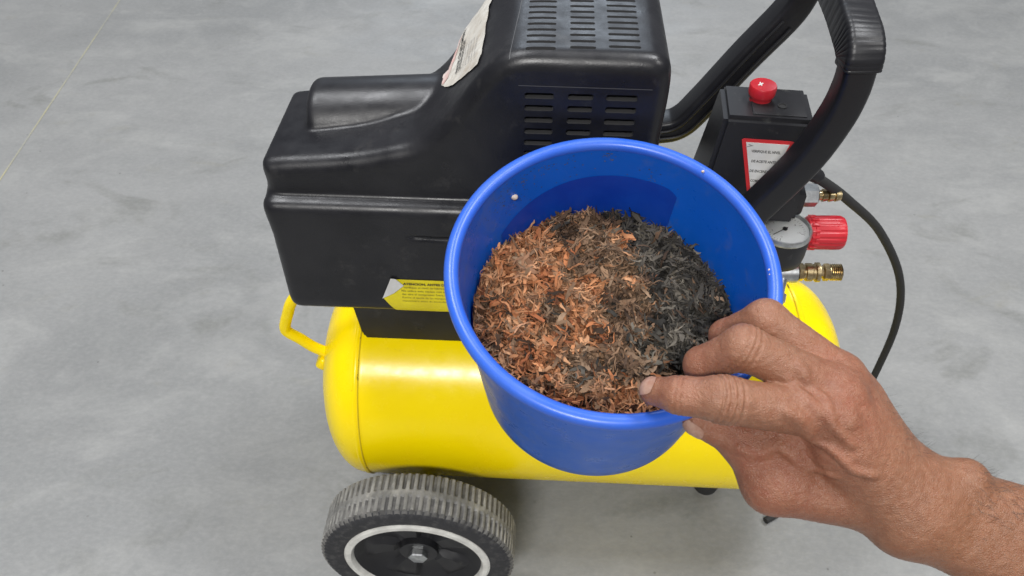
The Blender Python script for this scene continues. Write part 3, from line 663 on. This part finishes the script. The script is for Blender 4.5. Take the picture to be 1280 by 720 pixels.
# the packed bed under the flakes
vv, ff, cc = [], [], []; nr, na = 44, 110
for i in range(nr + 1):
    for j in range(na):
        r = RI * i / nr * 1.0; a = 2 * math.pi * j / na; x, y = r * math.cos(a), r * math.sin(a)
        vv.append((x, y, fillh(x, y) - .0035 + .0015 * nz3(x, y, 400, 2))); c = colr(x, y); cc.append(tuple(k * .45 for k in c))  # flake colours darkened here: shade in the gaps painted into the bed
for i in range(nr):
    for j in range(na):
        ff.append((i * na + j, (i + 1) * na + j, (i + 1) * na + (j + 1) % na, i * na + (j + 1) % na))
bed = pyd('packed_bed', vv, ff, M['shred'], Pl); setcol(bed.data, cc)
def shred(L_, W_, seg=5, thin=1):
    """one curled flake as (verts, faces) about its own middle"""
    k = random.gauss(0, 1.0) / max(L_, .004) * .9; tw = random.gauss(0, 1.0); v = []; x = z = ang = 0
    ang = -k * L_ / 2
    side = random.gauss(0, .35)
    for i in range(seg + 1):
        t = i / seg; w = W_ * (.35 + .65 * math.sin(math.pi * min(max(t * .9 + .05, 0), 1))) * random.uniform(.7, 1.15); tt = tw * (t - .5)
        cy = side * L_ * (t - .5) ** 2 + random.gauss(0, .0004)
        v.append((x, cy + w / 2 * math.cos(tt), z + w / 2 * math.sin(tt))); v.append((x, cy - w / 2 * math.cos(tt), z - w / 2 * math.sin(tt)))
        x += L_ / seg * math.cos(ang); z += L_ / seg * math.sin(ang); ang += k * L_ / seg
    v = np.array(v); v -= v.mean(0); return v, [(2 * i, 2 * i + 1, 2 * i + 3, 2 * i + 2) for i in range(seg)]
def rotm():
    rz = random.uniform(0, 2 * math.pi); rx = random.gauss(0, .45); ry = random.gauss(0, .38)
    return np.array((Matrix.Rotation(rz, 3, 'Z') @ Matrix.Rotation(ry, 3, 'Y') @ Matrix.Rotation(rx, 3, 'X')))
VV, FF, CC = [], [], []; off = 0
for _ in range(9500):
    r = RI * .985 * math.sqrt(random.random()); a = random.uniform(0, 2 * math.pi); x, y = r * math.cos(a), r * math.sin(a)
    L_ = random.uniform(.0040, .0125) * (1.3 if random.random() < .15 else 1); W_ = random.choice((random.uniform(.0004, .0012), random.uniform(.0008, .0024)))
    v, f = shred(L_, W_); v = v @ rotm().T
    c = colr(x, y); g_ = random.uniform(.28, 1.0); z = fillh(x, y) + random.uniform(-.003, .0030)
    v = v + (x, y, z); rr = np.hypot(v[:, 0], v[:, 1]); s = np.minimum(1, (RI - .0003) / np.maximum(rr, 1e-6)); v[:, 0] *= s; v[:, 1] *= s
    VV.append(v); FF += [tuple(k + off for k in q) for q in f]; off += len(v); CC += [tuple(k * g_ for k in c)] * len(v)
lit = pyd('fine_shreds', np.concatenate(VV), FF, M['shred'], Pl); setcol(lit.data, CC); setp(lit, kind='stuff')
for i in range(300):
    r = RI * .93 * math.sqrt(random.random()); a = random.uniform(0, 2 * math.pi); x, y = r * math.cos(a), r * math.sin(a)
    v, f = shred(random.uniform(.009, .0175), random.choice((random.uniform(.0014, .0034), random.uniform(.0024, .0044))), 7); v = v @ rotm().T
    rr = np.hypot(v[:, 0] + x, v[:, 1] + y); 
    if rr.max() > RI - .0005: x *= .86; y *= .86
    n_ = len(v); 
    o = pyd('shred', v, f, M['shred'], Pl); o.location = (x, y, fillh(x, y) + random.uniform(.0005, .0032))
    c = colr(x, y); g_ = random.uniform(.5, 1.0); g2 = [random.uniform(.85, 1.15) for _ in range(n_)]; setcol(o.data, [tuple(k * g_ * q for k in c) for q in g2])

# ================================================================== the hand
def cc_(px, py, d): return np.array(((px - 640) / FPX * d, (360 - py) / FPX * d, d))   # right, up, away
J = dict(
 w=cc_(1146, 630, .395), el=cc_(1760, 872, .40), fa=cc_(1290, 690, .392),
 i0=cc_(1037, 520, .378), i1=cc_(905, 500, .370), i2=cc_(850, 494, .377), i3=cc_(818, 489, .386),
 m0=cc_(1047, 490, .385), m1=cc_(930, 434, .380), m2=cc_(878, 456, .396), m3=cc_(876, 482, .414),
 r0=cc_(1050, 470, .396), r1=cc_(957, 400, .398), r2=cc_(908, 420, .416), r3=cc_(902, 446, .433),
 p0=cc_(1066, 508, .412), p1=cc_(1012, 448, .428), p2=cc_(990, 470, .444), p3=cc_(985, 494, .452),
 t0=cc_(1085, 622, .400), t1=cc_(966, 604, .400), t2=cc_(930, 552, .400), t3=cc_(872, 526, .401))
def vein(*p): return [cc_(a, b, c) for a, b, c in p]
VE1 = VE2 = VE3 = VE4 = []
def hand_f(X, Y, Z):
    rc = lambda a, b, r1, r2: rcone(X, Y, Z, J[a] if isinstance(a, str) else a, J[b] if isinstance(b, str) else b, r1, r2)
    sm = smin
    fi = sm(sm(rc('i0', 'i1', .0118, .0108), rc('i1', 'i2', .0106, .0090), .004), rc('i2', 'i3', .0088, .0070), .003)
    fi = sm(fi, rc(J['i1'] + (-.001, .001, -.0015), J['i1'] + (.003, 0, -.0015), .0098, .0098), .004)
    fm = sm(sm(rc('m0', 'm1', .0118, .0105), rc('m1', 'm2', .0105, .0090), .004), rc('m2', 'm3', .0090, .0078), .003)
    fr = sm(sm(rc('r0', 'r1', .0110, .0100), rc('r1', 'r2', .0100, .0086), .004), rc('r2', 'r3', .0086, .0074), .003)
    fp = sm(sm(rc('p0', 'p1', .0100, .0088), rc('p1', 'p2', .0086, .0076), .004), rc('p2', 'p3', .0076, .0066), .003)
    th = sm(sm(rc('t0', 't1', .0165, .0150), rc('t1', 't2', .0140, .0118), .007), rc('t2', 't3', .0100, .0076), .004)
    th = sm(th, rcone(X, Y, Z, J['t1'] + (.004, .006, 0), cc_(1000, 560, .395), .0125, .012), .008); th = sm(th, rcone(X, Y, Z, J['t2'], cc_(985, 546, .392), .0100, .010), .006)
    fing = sm(sm(fi, fm, .0022), sm(fr, fp, .002), .0018)
    # metacarpals fan out from the wrist
    W = J['w']
    mc = rc(W + (-.008, -.007, .000), 'i0', .0165, .0122); mc = sm(mc, rc(W + (-.004, -.002, -.001), 'm0', .0180, .0122), .010)
    mc = sm(mc, rc(W + (.0, .003, .001), 'r0', .0155, .0116), .010); mc = sm(mc, rc(W + (.002, .005, .006), 'p0', .0140, .0110), .010)
    # flesh of the palm, behind the back of the hand
    mc = sm(mc, rcone(X, Y, Z, J['w'] + (-.02, .004, .010), (J['m0'] + J['r0']) / 2 + (.010, -.010, .014), .016, .014), .012)
    mc = sm(mc, rcone(X, Y, Z, J['t0'] + (-.006, .012, .002), J['i0'] + (.006, -.016, .006), .017, .012), .014)
    for k, (nm_, r) in enumerate((('i0', .0078), ('m0', .0074), ('r0', .0070))):   # knuckles
        q = J[nm_] + (0, .001, -.0050); mc = sm(mc, np.sqrt((X - q[0]) ** 2 + (Y - q[1]) ** 2 + (Z - q[2]) ** 2) - r, .006)
    # extensor tendons
    for nm_, o in (('i0', (0, -.002, 0)), ('m0', (0, 0, 0)), ('r0', (0, .002, 0))):
        mc = sm(mc, rcone(X, Y, Z, J[nm_] + (.006, -.001, -.0095), W + np.array((-.022, .002, -.0108)) + o, .0024, .0026), .006)
    for line, r in (VE1, .0010), (VE2, .0010), (VE3, .0009), (VE4, .0009):
        for a, b in zip(line, line[1:]): mc = sm(mc, rcone(X, Y, Z, a, b, r, r), .0028)
    # forearm: two bones side by side, wider than thick
    D = (J['fa'] - W); up = np.array((.36, .93, 0)) 
    f1 = rcone(X, Y, Z, W + up * .0085 + (0, 0, .001), J['el'] + up * .020, .0150, .030); f2 = rcone(X, Y, Z, W - up * .0095 + (0, 0, 0), J['el'] - up * .020, .0150, .028)
    fo = sm(f1, f2, .016)
    q = W + up * .0125 + np.array((.018, .002, -.004)); fo = sm(fo, np.sqrt((X - q[0]) ** 2 + (Y - q[1]) ** 2 + (Z - q[2]) ** 2) - .0098, .008)   # ulna head
    d = sm(mc, fo, .012); d = smax(d, -rcone(X, Y, Z, cc_(966, 566, .3865), cc_(1003, 590, .3845), .0022, .0012), .004); d = sm(d, th, .0045); d = sm(d, fing, .0040)
    # creases over the finger joints
    def crease(p, a, b, n, gap, dep, wd):
        nonlocal d
        t = (J[b] - J[a]); t = t / np.linalg.norm(t); P = J[p]
        s = (X - P[0]) * t[0] + (Y - P[1]) * t[1] + (Z - P[2]) * t[2]; rad = np.sqrt(np.maximum((X - P[0]) ** 2 + (Y - P[1]) ** 2 + (Z - P[2]) ** 2 - s * s, 0))
        m = np.exp(-np.maximum(rad - .012, 0) ** 2 / 3e-6) * (Z < P[2] + .004)
        for k in range(n): d = d + dep * np.exp(-((s - (k - (n - 1) / 2) * gap) / wd) ** 2) * m
    crease('i1', 'i0', 'i1', 4, .0032, .0010, .0008); crease('m1', 'm0', 'm1', 3, .0030, .00055, .0008); crease('i2', 'i1', 'i2', 2, .0024, .00035, .0007)
    return d
def onto(pts, dep=.0006):
    P = np.array([cc_(a, b, .30) for a, b in pts]); n = 5; P = np.concatenate([P[i] + (P[i + 1] - P[i]) * np.linspace(0, 1, n, endpoint=False)[:, None] for i in range(len(P) - 1)] + [P[-1:]])
    q = march(hand_f, P, (0, 0, 1), 60, .2); return list(q + np.array((0, 0, dep)))
VA = [onto(p) for p in ([(1068, 500), (1090, 530), (1112, 548), (1138, 580), (1160, 600)], [(1052, 545), (1080, 560), (1100, 590), (1130, 606), (1165, 640), (1200, 650)], [(1085, 480), (1098, 508), (1120, 532), (1124, 560)], [(1010, 620), (1040, 625), (1070, 612), (1100, 640), (1150, 655)])]
VE1, VE2, VE3, VE4 = VA
V, Q = skin_field(hand_f, (.055, -.20, .345), (.36, .012, .475), .00150)
tm = bpy.data.meshes.new('t'); tm.from_pydata(V.tolist(), [], Q.tolist()); to_ = bpy.data.objects.new('t', tm); COL.objects.link(to_); to_.modifiers.new('s', 'SUBSURF').levels = 1
bpy.context.view_layer.update(); m2 = bpy.data.meshes.new_from_object(to_.evaluated_get(bpy.context.evaluated_depsgraph_get())); bpy.data.objects.remove(to_)
V = np.zeros(len(m2.vertices) * 3); m2.vertices.foreach_get('co', V); V = V.reshape(-1, 3); Q = np.array([p.vertices[:] for p in m2.polygons])
for _ in range(2):
    d_ = hand_f(*V.T); g_ = np.stack([hand_f(*(V + .0003 * np.eye(3)[i]).T) - d_ for i in range(3)], 1) / .0003; V -= g_ * np.clip(d_ / np.maximum((g_ * g_).sum(1), .25), -.0007, .0007)[:, None]
nrm_ = g_ / np.linalg.norm(g_, axis=1, keepdims=True)
ar = np.array([noise.noise(Vector((v[0] * 330 + v[1] * 120, v[1] * 700 - v[0] * 260, v[2] * 420))) + .5 * noise.noise(Vector(v * 1100)) for v in V]); V += nrm_ * (ar * .00013)[:, None]
print('hand verts', len(V))
def tow(P):
    P = np.atleast_2d(P); o = np.zeros_like(P); o[:, 0] = P[:, 0]; o[:, 1] = S2 * P[:, 2] + S2 * P[:, 1]; o[:, 2] = .79 - S2 * P[:, 2] + S2 * P[:, 1]; return o
sk = bpy.data.materials.new('skin'); sk.use_nodes = True; N = sk.node_tree.nodes; L = sk.node_tree.links; b = N['Principled BSDF']
tc = N.new('ShaderNodeTexCoord')
def nzz(s, d=5, r=.6):
    n = N.new('ShaderNodeTexNoise'); n.inputs['Scale'].default_value = s; n.inputs['Detail'].default_value = d; n.inputs['Roughness'].default_value = r; L.new(tc.outputs['Object'], n.inputs['Vector']); return n.outputs['Fac']
def mxx(f, a, bb, sc=1, lo=.35, hi=.65):
    r = N.new('ShaderNodeMapRange'); r.inputs[1].default_value = lo; r.inputs[2].default_value = hi; r.inputs[4].default_value = sc; L.new(f, r.inputs[0]); x = N.new('ShaderNodeMix'); x.data_type = 'RGBA'; L.new(r.outputs[0], x.inputs[0])
    for s, q in ((6, a), (7, bb)):
        if isinstance(q, tuple): x.inputs[s].default_value = (*q, 1)
        else: L.new(q, x.inputs[s])
    return x.outputs[2]
at_ = N.new('ShaderNodeAttribute'); at_.attribute_name = 'col'
c = mxx(nzz(28, 3), at_.outputs['Color'], (.21, .085, .045), .55, .45, .75); c = mxx(nzz(75), c, (.25, .10, .052), .45); c = mxx(nzz(260, 6, .7), c, (.40, .225, .145), .28); c = mxx(nzz(900, 2), c, (.20, .09, .05), .25, .55, .75)
L.new(c, b.inputs['Base Color']); b.inputs['Roughness'].default_value = .37; b.inputs['Subsurface Weight'].default_value = .18; b.inputs['Subsurface Radius'].default_value = (.005, .0018, .0009); b.inputs['Subsurface Scale'].default_value = 1; b.inputs['Specular IOR Level'].default_value = .45
vo = N.new('ShaderNodeTexVoronoi'); vo.inputs['Scale'].default_value = 900; vo.feature = 'DISTANCE_TO_EDGE'; mp = N.new('ShaderNodeMapping'); mp.inputs['Scale'].default_value = (1, 1.6, 1); L.new(tc.outputs['Object'], mp.inputs[0]); L.new(mp.outputs[0], vo.inputs['Vector'])
a2 = N.new('ShaderNodeMath'); a2.operation = 'MULTIPLY'; L.new(nzz(130, 4, .65), a2.inputs[0]); a2.inputs[1].default_value = 2.2; a3 = N.new('ShaderNodeMath'); a3.operation = 'ADD'
ad = N.new('ShaderNodeMath'); ad.operation = 'ADD'; L.new(vo.outputs['Distance'], ad.inputs[0]); L.new(nzz(380, 6, .7), ad.inputs[1])
bp = N.new('ShaderNodeBump'); bp.inputs['Strength'].default_value = .6; bp.inputs['Distance'].default_value = .0008; L.new(ad.outputs[0], a3.inputs[0]); L.new(a2.outputs[0], a3.inputs[1]); L.new(a3.outputs[0], bp.inputs['Height']); L.new(bp.outputs[0], b.inputs['Normal'])
per = pyd('person', tow(V), Q, sk, None)
setp(per, "person's bare tanned right hand and hairy forearm gripping the lip of the blue bucket", 'person')
base = np.array((.228, .100, .055)); red = np.array((.250, .068, .040)); pale = np.array((.350, .185, .120)); C = np.repeat(base[None], len(V), 0)
for k, s, tgt, wgt in (('i1', .010, pale, .45), ('m1', .010, pale, .45), ('r1', .010, pale, .45), ('i0', .011, red, .6), ('m0', .010, red, .5), ('r0', .010, red, .5), ('i2', .007, red, .4), ('t1', .018, red, .75), ('t2', .012, red, .6), ('m2', .012, red, .4), ('r2', .012, red, .4)):
    w_ = wgt * np.exp(-((V - J[k]) ** 2).sum(1) / (2 * s * s) * .55)[:, None]; C = C * (1 - w_) + tgt * w_
fw = np.clip(((V - J['w']) @ (J['el'] - J['w'])) / np.linalg.norm(J['el'] - J['w']) / .05 + .8, 0, 1)[:, None]; C = C * (1 - fw) + np.array((.208, .087, .042)) * fw
for k, v in enumerate(V): C[k] *= 1 + .16 * noise.noise(Vector(v * 55)) + .10 * noise.noise(Vector(v * 170))
setcol(per.data, C)
# nails
M['nail'] = mat('fingernail', (.33, .175, .125), .38, c2=(.40, .25, .19), nscale=200)
def nail(jt, jp, dirn, Ln, Wn, shift):
    t = J[jt] - J[jp]; t /= np.linalg.norm(t); nrm = np.array(dirn, float); nrm -= t * (nrm @ t); nrm /= np.linalg.norm(nrm); sd = np.cross(t, nrm)
    vv, ff = [], []; n = 10
    for i in range(n + 1):
        for j in range(n + 1):
            u = (i / n - .5) * 2; v = (j / n - .5) * 2; k = (1 - .28 * v * v); kk = math.sqrt(max(0, 1 - .35 * u * u))
            vv.append(J[jt] + t * (shift + u * Ln / 2 * (1 - .18 * v * v)) + sd * v * Wn / 2 * kk + nrm * .02)
    P = march(hand_f, vv, -nrm, 50, .03); g_ = grad(hand_f, P, .001); P = P + g_ * .00045
    for i in range(n):
        for j in range(n):
            k = i * (n + 1) + j; ff.append((k, k + 1, k + n + 2, k + n + 1))
    return pyd('fingernail', tow(P), ff, M['nail'], per)
nail('i3', 'i2', (-.15, .62, -1.0), .0105, .0098, .0020)
nail('t3', 't2', (-.1, -.9, -.7), .0105, .0092, .0010)
# hair on the forearm
M['hair'] = mat('arm_hair', (.02, .013, .01), .6)
hv, hf = [], []
Wp = J['w']; Dv = J['el'] - Wp; Dv /= np.linalg.norm(Dv); up = np.cross(Dv, (0, 0, 1)); up /= np.linalg.norm(up)
if up[1] < 0: up = -up
P0 = []; ph = []
for _ in range(900):
    s = random.uniform(.012, .16); a = random.gauss(.25, .55); P0.append(Wp + Dv * s); ph.append(up * math.cos(a) * .9 + np.array((0, 0, -1)) * abs(math.sin(a)) ** 1.0)
for _ in range(60):
    s = random.uniform(-.035, .0); P0.append(Wp + Dv * s + np.array((0, .012, 0))); a = random.gauss(.35, .4); ph.append(up * math.cos(a) + np.array((0, 0, -1)) * abs(math.sin(a)))
P0 = np.array(P0); ph = np.array(ph); ph /= np.linalg.norm(ph, axis=1, keepdims=True); q = P0 + ph * .07; tt = np.zeros(len(q))
for _ in range(34): r_ = q - ph * tt[:, None]; tt = np.clip(tt + hand_f(*r_.T) * .85, 0, .07)
HP = q - ph * tt[:, None]; HG = grad(hand_f, HP, .001)
for h_, g_ in zip(HP, HG):
    t = Dv * random.uniform(.3, 1.0) + up * random.gauss(-.1, .4) + g_ * random.uniform(.15, .5); t /= np.linalg.norm(t); Lh = random.uniform(.003, .0085); w_ = np.cross(t, g_); w_ /= np.linalg.norm(w_) + 1e-9; w_ *= .00005
    b0 = len(hv); m_ = h_ + t * Lh * .5 + g_ * .0005; e_ = h_ + t * Lh - g_ * .0006 + w_ * random.gauss(0, 18)
    hv += [h_ - w_, h_ + w_, m_ + w_ * .8, m_ - w_ * .8, e_]; hf += [(b0, b0 + 1, b0 + 2, b0 + 3), (b0 + 3, b0 + 2, b0 + 4)]
setp(pyd('arm_hair', tow(np.array(hv)), hf, M['hair'], per, False), kind='stuff')
print('tris ~', sum(len(o.data.polygons) for o in scene.objects if o.type == 'MESH') * 2)
